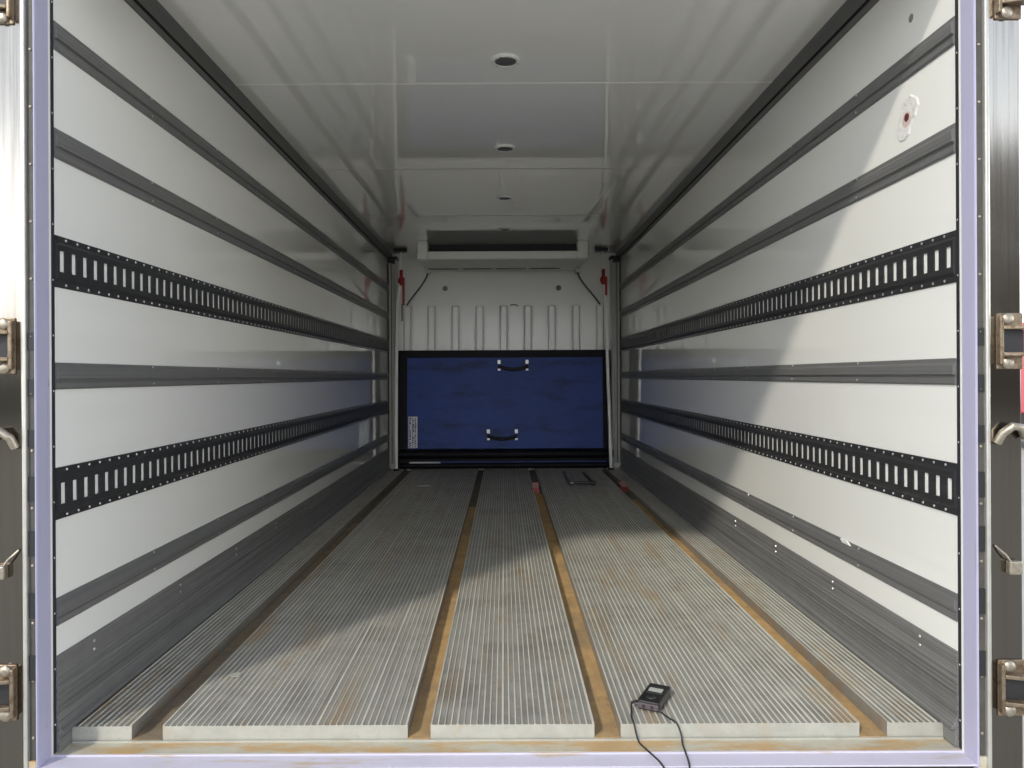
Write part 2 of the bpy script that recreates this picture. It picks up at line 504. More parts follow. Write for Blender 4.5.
def track(s, z0, z1, label):
    X = s * WX
    zc = (z0 + z1) / 2
    r = root('lashing_track', (X, Y0, zc), label, 'track', 'slotted lashing tracks')
    P = lambda d, z: (X - s * d, z)
    mb = MB()

    def strip(pts, ya, yb):
        o = len(mb.v)
        n = len(pts)
        for (x, z) in pts: mb.v.append((x, ya, z))
        for (x, z) in pts: mb.v.append((x, yb, z))
        for i in range(n - 1):
            mb.f.append((o + i, o + i + 1, o + n + i + 1, o + n + i)); mb.m.append(0)
    hs = 0.028
    up = [P(0.001, zc + .070), P(0.0035, zc + .069), P(0.0035, zc + .053), P(0.010, zc + .044), P(0.010, zc + hs)]
    dn = [P(0.010, zc - hs), P(0.010, zc - .044), P(0.0035, zc - .053), P(0.0035, zc - .069), P(0.001, zc - .070)]
    ya, yb = Y0 + 0.002, YE
    strip(up, ya, yb); strip(dn, ya, yb)
    pitch = 0.0548
    cap = up + dn + [P(0.0008, zc)]
    o_ = len(mb.v)
    mb.v += [(x, ya, z) for x, z in cap]
    mb.f.append(tuple(range(o_, o_ + len(cap)))); mb.m.append(0)
    y = ya
    first = 1.986
    nsl = int((yb - first - 0.03) / pitch)
    for i in range(nsl + 1):
        ye = first + i * pitch if i < nsl else yb
        strip([P(0.010, zc + hs), P(0.010, zc - hs)], y, ye)
        # returned lips of the slot
        if i < nsl:
            for yq in (ye, ye + 0.022):
                o = len(mb.v)
                mb.v += [(X - s * 0.010, yq, zc + hs), (X - s * 0.010, yq, zc - hs), (X - s * 0.0068, yq, zc - hs), (X - s * 0.0068, yq, zc + hs)]
                mb.f.append((o, o + 1, o + 2, o + 3)); mb.m.append(0)
        y = ye + 0.022
    part(mb, 'channel', 'track', r)
    part(MB().box(min(X - s * 0.0004, X - s * 0.0062), max(X - s * 0.0004, X - s * 0.0062), Y0 + 0.006, YE - 0.001, zc - 0.040, zc + 0.040), 'backing_strip', 'frp', r)
    rv = MB()
    for i in range(nsl):
        yy = first + i * pitch + 0.011 + 0.027
        for zz in (zc + .061, zc - .061):
            rv.lathe((X - s * 0.0036, yy, zz), (-s, 0, 0), [(0.0042, 0), (0.0034, 0.0018), (0.001, 0.0026)], 0, 7)
    ro = part(rv, 'rivets', 'rivet', r)
    ro['kind'] = 'stuff'
    return r


for s in (-1, 1):
    track(s, 1.196, 1.336, 'upper black slotted lashing track ' + WN[s])
    track(s, 0.573, 0.712, 'lower black slotted lashing track ' + WN[s])

# ------------------------------------------------------------------ cove trims at ceiling corners
for s, n in ((-1, 1), (1, 2)):
    X = s * WX
    P = lambda d, z: (X - s * d, z)
    prof = [P(0, 2.150), P(0.006, 2.152), P(0.007, 2.172), P(0.002, 2.175), P(0.002, 2.181), P(0.010, 2.184), P(0.024, 2.222), P(0.026, ZC), P(0, ZC)]
    em = [0, 0, 1, 1, 1, 0, 0, 0, 0]
    struct(MB().prism_y(prof, Y0 + 0.001, Y1 - 0.001, 0, em).build('trim_%d' % n, ['cove', 'black_gap']))

# ------------------------------------------------------------------ corner posts at the back
for s, n in ((-1, 3), (1, 4)):
    X = s * WX
    x_in = s * 1.115
    prof = [(X, YE + 0.002), (X - s * 0.018, YE - 0.01), (X - s * 0.03, YE - 0.005), (X - s * 0.034, YE + 0.012), (x_in + s * 0.03, YE + 0.03),
            (x_in + s * 0.02, YE + 0.018), (x_in, YE + 0.03), (x_in, Y1 - 0.001), (X, Y1 - 0.001)]
    mb = MB().prism_z(prof, 0.0, ZC - 0.075)
    struct(mb.build('trim_%d' % n, 'post'))
    for (ga, gb) in ((0.0005, 0.012), (0.0345, 0.040)):  # dark strips paint the shade of the wall gap and the post groove
        struct(MB().box(min(X - s * ga, X - s * gb), max(X - s * ga, X - s * gb), YE - 0.014 if ga < 0.01 else YE + 0.003, YE + (0.001 if ga < 0.01 else 0.01), 0.052, ZC - 0.118).build('trim_%d' % (n + (10 if ga < 0.01 else 12)), 'seal_gap_shade'))
    # foot block and black top bracket
    ft = MB().box(min(x_in - s * 0.012, X - s * 0.03), max(x_in - s * 0.012, X - s * 0.03), YE - 0.03, YE + 0.06, 0.0005, 0.05)
    struct(ft.build('trim_%d' % (n + 2), 'post', bevel=0.006))
    tb = MB().box(min(X - s * 0.003, X - s * 0.075), max(X - s * 0.003, X - s * 0.075), YE - 0.05, Y1 - 0.002, ZC - 0.115, ZC - 0.074)
    tb.box(min(X - s * 0.02, X - s * 0.10), max(X - s * 0.02, X - s * 0.10), YE - 0.02, Y1 - 0.002, ZC - 0.074, ZC - 0.045)
    struct(tb.build('trim_%d' % (n + 4), 'rubber', bevel=0.004))

# ------------------------------------------------------------------ rear door frame
dr = root('door_1', (0, YJ0, -0.05)); dr['kind'] = 'structure'
HZ = 2.115
for s in (-1, 1):
    X = s * WX
    bx = lambda a, b, y0, y1, z0, z1, mb=None: (mb or MB()).box(min(X + s * a, X + s * b), max(X + s * a, X + s * b), y0, y1, z0, z1)
    # lilac jamb face (angled very slightly), its soft outer lip
    jm = MB()
    jm.prism_z([(X, YJ1), (X + s * 0.0002, YJ0 + 0.004), (X + s * 0.002, YJ0), (X + s * 0.004, YJ0), (X + s * 0.004, YJ1)], -0.085, HZ)
    part(jm, 'jamb', 'lilac', dr)
    part(bx(-0.0015, 0.008, YJ1, Y0 + 0.0015, -0.045, HZ), 'inner_seal', 'seal_gap_shade', dr)
    sc = MB()
    for i in range(14):
        z = 0.03 + i * 0.148
        sc.lathe((X - s * 0.0015, YJ1 + 0.006, z), (-s, 0, 0), [(0.003, 0), (0.002, 0.001), (0.0005, 0.0015)], 0, 8)
    part(sc, 'small_screws', 'rivet', dr)['kind'] = 'stuff'
    # recessed dark strip with screws and rubber blocks
    part(bx(0.0045, 0.026, YJ0 + 0.005, YJ0 + 0.03, -0.14, HZ), 'recess_strip', 'seal_grey', dr)
    for i in range(17):
        z = -0.12 + i * 0.1475
        if z > HZ: break
        part(MB().lathe((X + s * 0.014, YJ0 + 0.005, z), (0, -1, 0), [(0.0042, 0), (0.0036, 0.002), (0.0015, 0.003)], 0, 10), 'screw', 'bolt', dr)
    for z in (1.05, 0.93, 0.80, 0.66, 0.52, 0.36, 0.20):
        part(bx(0.006, 0.0225, YJ0 + 0.002, YJ0 + 0.0055, z - 0.025, z + 0.02 + 0.02 * (z < 0.7)), 'rubber_block', 'rubber', dr)
    # bright folded edge and stainless post
    part(bx(0.023, 0.034, YJ0 - 0.006, YJ0 + 0.06, -0.17, HZ - 0.0005), 'folded_edge', 'bright_edge', dr, bevel=0.003)
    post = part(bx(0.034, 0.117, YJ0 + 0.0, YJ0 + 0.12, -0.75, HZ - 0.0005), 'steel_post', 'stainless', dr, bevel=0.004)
    part(bx(0.0045, 0.0228, YJ0 - 0.001, YJ0 + 0.0048, -0.118, -0.03), 'foot_plate', 'ledge', dr)
    # hinges
    for z in (1.93, 1.035, 0.148):
        px0, px1 = X + s * 0.050, X + s * 0.118
        yf = YJ0
        hb = MB()
        # base plate with rounded lobes at both ends
        hb.box(min(px0, px1), max(px0, px1), yf - 0.005, yf + 0.0005, z - 0.072, z + 0.072)
        hb.box(min(px0, px0 + s * 0.010), max(px0, px0 + s * 0.010), yf - 0.020, yf - 0.004, z - 0.06, z + 0.064)
        ho = part(hb, 'hinge', 'brass', dr, bevel=0.004)
        for dz in (-0.056, 0.056):
            part(MB().lathe((X + s * 0.076, yf - 0.005, z + dz), (0, -1, 0), [(0.015, 0), (0.015, 0.006), (0.011, 0.010), (0.004, 0.011)], 0, 12),
                 'bolt', 'bolt', ho, smooth=True)
        for dz in (-0.034, 0.034):
            a = MB().prism_z([(px0 + s * 0.008, yf - 0.004), (px0 + s * 0.008, yf - 0.022), (px0 + s * 0.05, yf - 0.035), (px0 + s * 0.13, yf - 0.035),
                              (px0 + s * 0.13, yf - 0.012), (px0 + s * 0.05, yf - 0.004)], z + dz - 0.005, z + dz + 0.005)
            part(a, 'hinge_arm', 'brass', ho, bevel=0.002)
        part(MB().box(min(px0 + s * 0.014, px1), max(px0 + s * 0.014, px1), yf - 0.0075, yf - 0.004, z - 0.028, z + 0.028), 'hinge_recess', 'rubber', ho)
    # hook of the door retainer, and cable clip lower down
    hk = MB().tube([(X + s * 0.118, YJ0 - 0.012, 0.79), (X + s * 0.10, YJ0 - 0.02, 0.815), (X + s * 0.078, YJ0 - 0.022, 0.818), (X + s * 0.058, YJ0 - 0.014, 0.80), (X + s * 0.052, YJ0 - 0.003, 0.775)],
                   0.011, 0, 10)
    ho = part(hk, 'retainer_hook', 'bolt', dr, smooth=True)
    cl = MB().box(min(X + s * 0.072, X + s * 0.105), max(X + s * 0.072, X + s * 0.105), YJ0 - 0.02, YJ0 + 0.0005, 0.44, 0.475)
    co = part(cl, 'cable_clip', 'bolt', dr, bevel=0.004)
    part(MB().tube([(X + s * 0.076, YJ0 - 0.014, 0.474), (X + s * 0.064, YJ0 - 0.016, 0.49), (X + s * 0.05, YJ0 - 0.007, 0.505), (X + s * 0.044, YJ0 - 0.003, 0.512)], 0.0028, 0, 8),
         'cable_end', 'bolt', co, smooth=True)
# header across the top, sill across the bottom
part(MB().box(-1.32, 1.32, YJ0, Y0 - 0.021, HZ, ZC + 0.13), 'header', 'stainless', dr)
sl = MB().box(-WX + 0.0005, WX - 0.0005, YJ0, YJ1, -0.0545, -0.050)
sl.prism_y([(-WX + .001, -0.050), (WX - .001, -0.050), (WX - .001, -0.0462), (-WX + .001, -0.0462)], YJ1 - 0.004, YJ1)
part(sl, 'sill', 'lilac_sill', dr)
part(MB().box(-WX - 0.02, WX + 0.02, YJ0 + 0.018, YJ1 + 0.05, -0.20, -0.056), 'sill_beam', 'under_dark', dr)

# ------------------------------------------------------------------ body outside and chassis, under-run bar
struct(MB().box(-1.31, 1.31, 2.03, 7.95, -0.32, -0.152).build('trim_9', 'under_dark'))
struct(MB().box(-1.315, -1.267, 2.02, 7.95, -0.15, ZC + 0.13).build('trim_10', 'body_paint'))
struct(MB().box(1.267, 1.315, 2.02, 7.95, -0.15, ZC + 0.13).build('trim_11', 'body_paint'))
ub = root('underrun_bumper', (0, 1.85, -0.75), 'dark steel bumper beam below the door sill', 'bumper')
part(MB().box(-1.15, 1.15, 1.80, 1.90, -0.80, -0.68), 'beam', 'under_dark', ub, bevel=0.01)
for x in (-0.45, 0.45):
    part(MB().box(x - 0.04, x + 0.04, 1.90, 2.06, -0.80, -0.30), 'bracket', 'under_dark', ub, bevel=0.004)

# ------------------------------------------------------------------ ceiling lights
lights = [(3.01, 'nearest the doorway, largest of the four'), (4.17, 'second from the doorway'), (5.33, 'third from the doorway'),
          (6.47, 'smallest, right in front of the cooling unit')]
l0 = None
for i, (y, t) in enumerate(lights):
    if l0 is None:
        r = root('ceiling_light', (0.008, y, ZC))
        bz = MB().lathe((0.008, y, ZC), (0, 0, -1), [(0.060, 0), (0.060, 0.004), (0.055, 0.009), (0.046, 0.009), (0.044, 0.006)], 0, 32)
        part(bz, 'rim', 'lamp_rim', r, smooth=True)
        ln = MB().lathe((0.008, y, ZC), (0, 0, -1), [(0.0435, 0.0), (0.0435, 0.0075), (0.03, 0.011), (0.005, 0.012)], 0, 28)
        part(ln, 'lens', 'lamp_lens', r, smooth=True)
        for a in (0.3, 2.4, 4.3):
            part(MB().lathe((0.008 + 0.0505 * math.cos(a), y + 0.0505 * math.sin(a), ZC - 0.008), (0, 0, -1), [(0.004, 0), (0.003, 0.002), (0.001, 0.003)], 0, 8), 'screw', 'rubber', r)
        l0 = r
    else:
        r = l0.copy(); COL.objects.link(r); r.location = (0.008, y, ZC)
        for ch in list(l0.children):
            c = ch.copy(); COL.objects.link(c); c.parent = r
    tag(r, 'round unlit ceiling lamp with white rim, ' + t, 'ceiling light', 'round lamps along the ceiling')

# ------------------------------------------------------------------ cooling unit
YU = 7.02
cu = root('cooling_unit', (-0.01, YU, ZC), 'cream evaporator cooling unit under the ceiling at the front bulkhead wall', 'cooling unit')
xl, xr = -0.822, 0.800
zb = 2.062
# casing: side cheeks with rounded lower corners, lip, top, underside shelf
cs = MB()
for (a, b) in ((xl, xl + 0.095), (xr - 0.095, xr)):
    cs.box(a, b, YU, YU + 0.12, zb, ZC - 0.001)
cs.box(xl + 0.095, xr - 0.095, YU, YU + 0.05, zb, 2.138)
cs.box(xl, xl + 0.02, YU + 0.12, Y1 - 0.06, zb + 0.01, ZC - 0.001)
cs.box(xr - 0.02, xr, YU + 0.12, Y1 - 0.06, zb + 0.01, ZC - 0.001)
part(cs, 'casing', 'unit_white', cu, bevel=0.012)
ud = MB().add([(xl + 0.02, YU + 0.05, zb + 0.004), (xr - 0.02, YU + 0.05, zb + 0.004), (xr - 0.06, Y1 - 0.05, zb - 0.01), (xl + 0.06, Y1 - 0.05, zb - 0.01),
               (xl + 0.02, YU + 0.05, zb + 0.02), (xr - 0.02, YU + 0.05, zb + 0.02), (xr - 0.06, Y1 - 0.05, zb + 0.02), (xl + 0.06, Y1 - 0.05, zb + 0.02)],
              [(0, 3, 2, 1), (4, 5, 6, 7), (0, 1, 5, 4), (1, 2, 6, 5), (2, 3, 7, 6), (3, 0, 4, 7)])
part(ud, 'drip_tray', 'unit_under', cu)
part(MB().box(xl + 0.096, xr - 0.096, YU + 0.20, YU + 0.22, zb + 0.022, ZC - 0.001), 'dark_interior', 'rubber', cu)
gr = MB()
for i in range(30):
    x = xl + 0.13 + i * (xr - xl - 0.26) / 29
    gr.box(x - 0.002, x + 0.002, YU + 0.17, YU + 0.175, zb + 0.03, ZC - 0.002)
part(gr, 'grille', 'black_plastic', cu)
for i in range(4):
    x = -0.62 + i * 0.345
    part(MB().prism_z([(x - 0.16, 7.60), (x - 0.13, 7.575), (x + 0.10, 7.575), (x + 0.16, 7.595), (x + 0.13, 7.62), (x - 0.12, 7.625)], zb - 0.012, zb - 0.002), 'fan_slot', 'hose', cu)
for x in (xl + 0.03, xr - 0.03):
    part(MB().box(x - 0.025, x + 0.025, Y1 - 0.10, Y1 - 0.012, zb - 0.035, zb + 0.03), 'drain_spout', 'unit_under', cu, bevel=0.006)

for s, x0, t in ((-1, -0.80, 'beside the pole with the longer handle'), (1, 0.775, 'beside the pole in front of the blue panel')):
    x0, x1 = (-0.795, -1.02) if s < 0 else (0.770, 1.005)
    pts = []
    P0, P1, P2, P3 = Vector((x0, 7.73, 2.035)), Vector((x0 + s * .02, 7.73, 1.93)), Vector((x1 - s * .08, 7.765, 1.83)), Vector((x1, 7.765, 1.70))
    for k in range(15):
        u = k / 14
        pts.append(P0 * (1 - u) ** 3 + P1 * 3 * u * (1 - u) ** 2 + P2 * 3 * u * u * (1 - u) + P3 * u ** 3)
    o = MB().tube(pts, 0.0085, 0, 10).build('drain_hose', 'hose', smooth=True, loc=tuple(P0))
    tag(o, 'thin grey drain hose, ' + t, 'hose', 'drain hoses of the cooling unit')

# ------------------------------------------------------------------ poles with red handles
for s in (-1, 1):
    YP = 7.47
    if s < 0:
        xs = [(ZC - 0.03, -1.036), (2.09, -1.042), (1.70, -1.072), (1.20, -1.087), (0.6, -1.094), (0.012, -1.096)]
        zh0, zh1 = 2.085, 1.86
        lab = 'white load pole with the longer red handle, nearer the fully shaded wall'
    else:
        xs = [(ZC - 0.03, 0.993), (2.02, 1.000), (1.70, 1.022), (1.20, 1.038), (0.6, 1.055), (0.012, 1.072)]
        zh0, zh1 = 2.05, 1.86
        lab = 'white load pole crossing in front of the black edge of the blue panel'
    r = root('load_pole', (xs[-1][1], YP, 0), lab, 'pole', 'upright load poles')
    up = MB().tube([(xs[0][1], YP, xs[0][0]), (xs[1][1], YP, xs[1][0] - 0.15)], 0.0085, 0, 10)
    part(up, 'upper_rod', 'pole', r, smooth=True)
    lo = MB().tube([(x, YP, z) for z, x in [(1.94, xs[1][1] + 0.002 * s)] + xs[2:]], 0.0165, 0, 14)
    part(lo, 'lower_tube', 'pole', r, smooth=True)
    xh = xs[1][1]
    hx = xh + 0.012
    zc_ = 1.90 + 0.02
    hd = MB().lathe((xh + 0.004, YP, zc_ - 0.03), (0, 0, 1), [(0.018, -0.02), (0.024, 0.0), (0.034, 0.015), (0.032, 0.045), (0.018, 0.065), (0.018, 0.13), (0.010, 0.14)], 0, 16)
    ho = part(hd, 'handle', 'red', r, smooth=True)
    L = 0.25 if s < 0 else 0.16
    part(MB().box(hx + 0.004, hx + 0.028, YP - 0.022, YP - 0.002, zc_ - L, zc_ + 0.03), 'lever', 'red', r, bevel=0.005)
    if s < 0:
        part(MB().box(hx - 0.004, hx + 0.006, YP - 0.020, YP - 0.004, zc_ - L - 0.16, zc_ - L + 0.01), 'lever_tip', 'rubber', r, bevel=0.002)
    part(MB().box(xs[0][1] - 0.075, xs[0][1] + 0.055, YP - 0.04, YP + 0.04, ZC - 0.032, ZC - 0.0005), 'top_pad', 'rubber', r, bevel=0.005)
    part(MB().lathe((xs[-1][1], YP, 0.0005), (0, 0, 1), [(0.03, 0), (0.028, 0.012), (0.017, 0.022)], 0, 14), 'foot', 'rubber', r)

# ------------------------------------------------------------------ blue bulkhead panel
pb = root('insulated_partition', (0, 7.70, 0), 'blue tarpaulin partition panel with black border, leaning on the ribbed wall', 'partition')
# leaning plane: front surface y(z)
yf = lambda z: 7.665 + 0.045 * z / 1.22
XA, XB = -1.108, 1.105


def slab(mb, x0, x1, z0, z1, d0, d1, mi=0, nx=1, nz=1, wav=0):
    """slab in the leaning plane; d0 front offset (towards the door is negative), d1 back"""
    if nx == 1 and nz == 1:
        v = [(x0, yf(z0) + d0, z0), (x1, yf(z0) + d0, z0), (x1, yf(z0) + d1, z0), (x0, yf(z0) + d1, z0),
             (x0, yf(z1) + d0, z1), (x1, yf(z1) + d0, z1), (x1, yf(z1) + d1, z1), (x0, yf(z1) + d1, z1)]
        mb.add(v, [(0, 3, 2, 1), (4, 5, 6, 7), (0, 1, 5, 4), (1, 2, 6, 5), (2, 3, 7, 6), (3, 0, 4, 7)], mi)
    return mb


part(slab(MB(), XA, XB, 0.19, 1.222, 0.0, 0.06), 'border', 'black_vinyl', pb, bevel=0.008)
part(slab(MB(), XA + 0.095, XB - 0.085, 0.20, 1.145, -0.006, -0.0005), 'tarpaulin', 'blue', pb, bevel=0.003)
# rolled skirt at the bottom
sk = MB()
sk.tube([(XA - 0.01, 7.655, 0.145), (XB + 0.012, 7.655, 0.145)], 0.045, 0, 20)
slab(sk, XA - 0.01, XB + 0.01, 0.03, 0.12, 0.01, 0.05)
sk.tube([(XA, 7.64, 0.03), (XB + 0.01, 7.64, 0.03)], 0.029, 0, 14)
part(sk, 'skirt', 'black_vinyl', pb, smooth=True)
part(MB().box(XA + 0.42, XB - 0.06, 7.628, 7.645, 0.062, 0.072), 'blue_piping', 'blue', pb)
part(MB().box(-0.985, -0.665, 7.624, 7.642, 0.056, 0.070), 'pale_strip', 'white_label', pb, bevel=0.002)
for (xc, zt) in ((0.09, 1.065), (-0.025, 0.345)):
    z = zt
    y0 = yf(z) - 0.0065
    pts = []
    for k in range(13):
        u = k / 12
        pts.append((xc - 0.15 + 0.30 * u, y0 - 0.012 - 0.022 * math.sin(math.pi * u), z - 0.014 - 0.030 * math.sin(math.pi * u)))
    ho = part(MB().tube(pts, 0.0185, 0, 10), 'carry_handle', 'strap', pb, smooth=True)
    for xx in (xc - 0.145, xc + 0.145):
        part(slab(MB(), xx - 0.017, xx + 0.017, z + 0.012, z + 0.055, -0.016, -0.006), 'buckle', 'silver', ho, bevel=0.006)
        part(slab(MB(), xx - 0.015, xx + 0.015, z - 0.058, z - 0.036, -0.014, -0.006), 'buckle', 'silver', ho, bevel=0.005)
# unreadable printed label: white plate with columns of dark strokes
lb = slab(MB(), -0.998, -0.905, 0.21, 0.535, -0.0085, -0.006)
random.seed(3)
for ci, xx in enumerate((-0.990, -0.960, -0.935)):
    z = 0.218
    while z < 0.52:
        h = random.choice((0.007, 0.011, 0.016))
        w = random.choice((0.008, 0.014, 0.019))
        slab(lb, xx, xx + w, z, z + h, -0.0095, -0.0084, 1)
        z += h + random.choice((0.005, 0.008))
part(lb, 'printed_label', ['white_label', 'navy_ink'], pb)

# ------------------------------------------------------------------ back wall fittings
for x, t in ((-0.62, 'nearer the fully shaded wall'), (0.575, 'nearer the wall with the patch')):
    o = MB().lathe((x, Y1 - 0.001, 1.878), (0, -1, 0), [(0.028, 0), (0.026, 0.006), (0.014, 0.014), (0.008, 0.024), (0.004, 0.025)], 0, 14).build('wall_grommet', 'graymark', smooth=True, loc=(x, Y1, 1.878))
    tag(o, 'small grey grommet below the cooling unit, ' + t, 'grommet', 'grommets below the cooling unit')
o = MB().tube([(0.065, Y1 - 0.02, 1.695), (0.085, Y1 - 0.028, 1.70), (0.125, Y1 - 0.028, 1.70), (0.145, Y1 - 0.002, 1.692)], 0.006, 0, 8).build('tie_loop', 'hose', smooth=True, loc=(0.1, Y1, 1.70))
tag(o, 'tiny dark wire loop at the top of the wall ribs, mid-width', 'loop')

# ------------------------------------------------------------------ small things on the floor
for (x, y, rot, t) in ((0.255, 6.28, 0.0, 'in the rust brown channel beside the black frame'), (1.002, 6.33, 0.55, 'near the foot of the pole, at the wall channel')):
    z = -0.0382
    r = root('lashing_cleat', (x, y, z), 'small red and pink lashing cleat ' + t, 'cleat', 'red cleats on the floor')
    b = MB().box(-0.028, 0.028, -0.05, 0.05, 0, 0.03)
    b.box(-0.034, 0.034, -0.055, -0.035, 0.0, 0.045)
    b1 = b.build('base', 'red_dull', bevel=0.004); b1.parent = r
    p1 = MB().add([(-0.024, -0.05, 0.045), (0.024, -0.05, 0.045), (0.034, 0.0, 0.085), (-0.034, 0.0, 0.085), (-0.024, -0.04, 0.030), (0.024, -0.04, 0.030), (0.034, 0.01, 0.075), (-0.034, 0.01, 0.075)],
                  [(0, 1, 2, 3), (4, 7, 6, 5), (0, 4, 5, 1), (1, 5, 6, 2), (2, 6, 7, 3), (3, 7, 4, 0)]).build('tag_plate', 'pink'); p1.parent = r
    c1 = MB().lathe((0, 0.02, 0.03), (0, 0, 1), [(0.018, 0), (0.016, 0.05), (0.006, 0.06)], 0, 12).build('pin', 'rust', smooth=True); c1.parent = r
    r.rotation_euler = (0, 0, rot)

fr = root('floor_rack', (0.70, 6.8, 0), 'black bent steel bar frame lying flat before the blue panel', 'frame')
part(MB().tube([(0.575, 7.20, 0.013), (0.565, 6.80, 0.013), (0.568, 6.40, 0.013)], 0.012, 0, 10), 'side_bar', 'black_plastic', fr, smooth=True)
part(MB().tube([(0.76, 7.16, 0.013), (0.765, 6.80, 0.013), (0.772, 6.40, 0.013)], 0.012, 0, 10), 'side_bar', 'black_plastic', fr, smooth=True)
part(MB().tube([(0.555, 6.40, 0.026), (0.785, 6.40, 0.026)], 0.013, 0, 10), 'cross_bar', 'black_plastic', fr, smooth=True)
part(MB().lathe((0.575, 6.386, 0.026), (0, -1, 0), [(0.014, 0), (0.012, 0.012), (0.004, 0.016)], 0, 10), 'end_cap', 'bolt', fr)

sc1 = MB()
random.seed(5)
ring = [(-0.70 + 0.055 * math.cos(a) * random.uniform(.7, 1.1), 6.42 + 0.028 * math.sin(a) * random.uniform(.7, 1.1)) for a in [k * math.pi / 5 for k in range(10)]]
sc1.prism_z(ring, 0.0005, 0.006)
tag(sc1.build('paper_scrap', 'white_label', loc=(-0.70, 6.42, 0)), 'small pale paper scrap on the floor before the panel printed label', 'scrap')
sc2 = MB().prism_z([(-0.885, 2.36), (-0.870, 2.345), (-0.853, 2.352), (-0.850, 2.372), (-0.868, 2.384)], 0.0005, 0.004)
tag(sc2.build('dry_leaf', 'floor_edge', loc=(-0.87, 2.36, 0)), 'pale dry leaf scrap at the plank edge near the doorway', 'leaf')

# ------------------------------------------------------------------ handheld meter with leads
mx, my = 0.399, 2.099
ang = -math.radians(27)
mt = root('handheld_meter', (mx, my, 0.0005), 'black handheld meter with grey display on the ribbed floor near the sill', 'meter')


def round_rect(w, l, r, n=5):
    pts = []
    for (cx, cy, a0) in ((w / 2 - r, l - r, 0), (-w / 2 + r, l - r, 90), (-w / 2 + r, r, 180), (w / 2 - r, r, 270)):
        for k in range(n + 1):
            a = math.radians(a0 + 90 * k / n)
            pts.append((cx + r * math.cos(a), cy + r * math.sin(a)))
    return pts


b = MB().prism_z(round_rect(0.065, 0.132, 0.008), 0.0, 0.026).build('body', 'black_plastic', bevel=0.003); b.parent = mt
b = MB().prism_z(round_rect(0.056, 0.062, 0.004), 0.0, 0.0275); b.v = [(x, y + 0.062, z) for x, y, z in b.v]
b = b.build('bezel', 'rubber', bevel=0.001); b.parent = mt
b = MB().box(-0.020, 0.020, 0.070, 0.094, 0.0275, 0.0283).build('display', 'lcd'); b.parent = mt
b = MB().box(-0.030, 0.030, -0.003, 0.001, 0.004, 0.020).build('end_cap', 'violet_plastic', bevel=0.0015); b.parent = mt
b = MB().lathe((0, 0.034, 0.026), (0, 0, 1), [(0.014, 0), (0.013, 0.002), (0.011, 0.003)], 0, 20).build('dial', 'rubber', smooth=True); b.parent = mt
for xx in (-0.012, 0.012):
    b = MB().box(xx - 0.004, xx + 0.004, -0.0045, -0.002, 0.008, 0.016).build('socket', 'rubber'); b.parent = mt
mt.rotation_euler = (0, 0, ang)


def smooth_curve(P, n=8):
    P = [Vector(p) for p in P]
    out = []
    for i in range(len(P) - 1):
        p0, p1, p2, p3 = P[max(i - 1, 0)], P[i], P[i + 1], P[min(i + 2, len(P) - 1)]
        for k in range(n):
            t = k / n
            out.append(0.5 * ((2 * p1) + (-p0 + p2) * t + (2 * p0 - 5 * p1 + 4 * p2 - p3) * t * t + (-p0 + 3 * p1 - 3 * p2 + p3) * t ** 3))
    out.append(P[-1])
    return out


def worldlead(pts, name, rad=0.0024):
    o = MB().tube(smooth_curve(pts), rad, 0, 8).build(name, 'rubber', smooth=True)
    o.parent = mt
    o.matrix_parent_inverse = (Matrix.Translation(mt.location) @ Matrix.Rotation(ang, 4, 'Z')).inverted()
    return o


worldlead([(0.385, 2.122, 0.014), (0.372, 2.118, 0.018), (0.357, 2.125, 0.014), (0.352, 2.10, 0.004), (0.345, 2.06, 0.003), (0.346, 2.026, -0.001), (0.350, 2.017, -0.022),
           (0.356, 2.006, -0.042), (0.370, 1.965, -0.043), (0.395, 1.895, -0.046), (0.405, 1.880, -0.08), (0.42, 1.875, -0.25), (0.43, 1.87, -0.48)], 'lead')
worldlead([(0.425, 2.083, 0.012), (0.432, 2.073, 0.006), (0.446, 2.050, 0.003), (0.462, 2.026, 0.0), (0.472, 2.016, -0.024), (0.472, 2.000, -0.042), (0.469, 1.957, -0.043),
           (0.464, 1.893, -0.046), (0.462, 1.880, -0.08), (0.46, 1.875, -0.25), (0.455, 1.87, -0.48)], 'lead')
b = MB().tube([(0.383, 2.126, 0.016), (0.366, 2.119, 0.019), (0.358, 2.124, 0.013)], 0.0042, 0, 10).build('lead_plug', 'rubber', smooth=True)
b.parent = mt; b.matrix_parent_inverse = (Matrix.Translation(mt.location) @ Matrix.Rotation(ang, 4, 'Z')).inverted()

# ------------------------------------------------------------------ wall damage
pr = root('putty_patch', (WX, 2.21, 1.715), 'rough white putty patch around a small rusty hole in the wall', 'patch')
random.seed(11)
pm = MB()


def blob(cy, cz, ry, rz, d, n=18, jag=0.12, mi=0):
    o = len(pm.v)
    rings = [(1.0, 0.0), (0.88, d), (0.6, d * 0.9)]
    jit = [random.uniform(1 - jag, 1 + jag) for _ in range(n)]
    for (f, h) in rings:
        for k in range(n):
            a = 2 * math.pi * k / n
            pm.v.append((WX - h - 0.0002, cy + ry * f * jit[k] * math.cos(a), cz + rz * f * jit[k] * math.sin(a)))
    for i in range(2):
        for k in range(n):
            k2 = (k + 1) % n
            pm.f.append((o + i * n + k, o + i * n + k2, o + (i + 1) * n + k2, o + (i + 1) * n + k)); pm.m.append(mi)
    pm.f.append(tuple(o + 2 * n + k for k in range(n))); pm.m.append(mi)


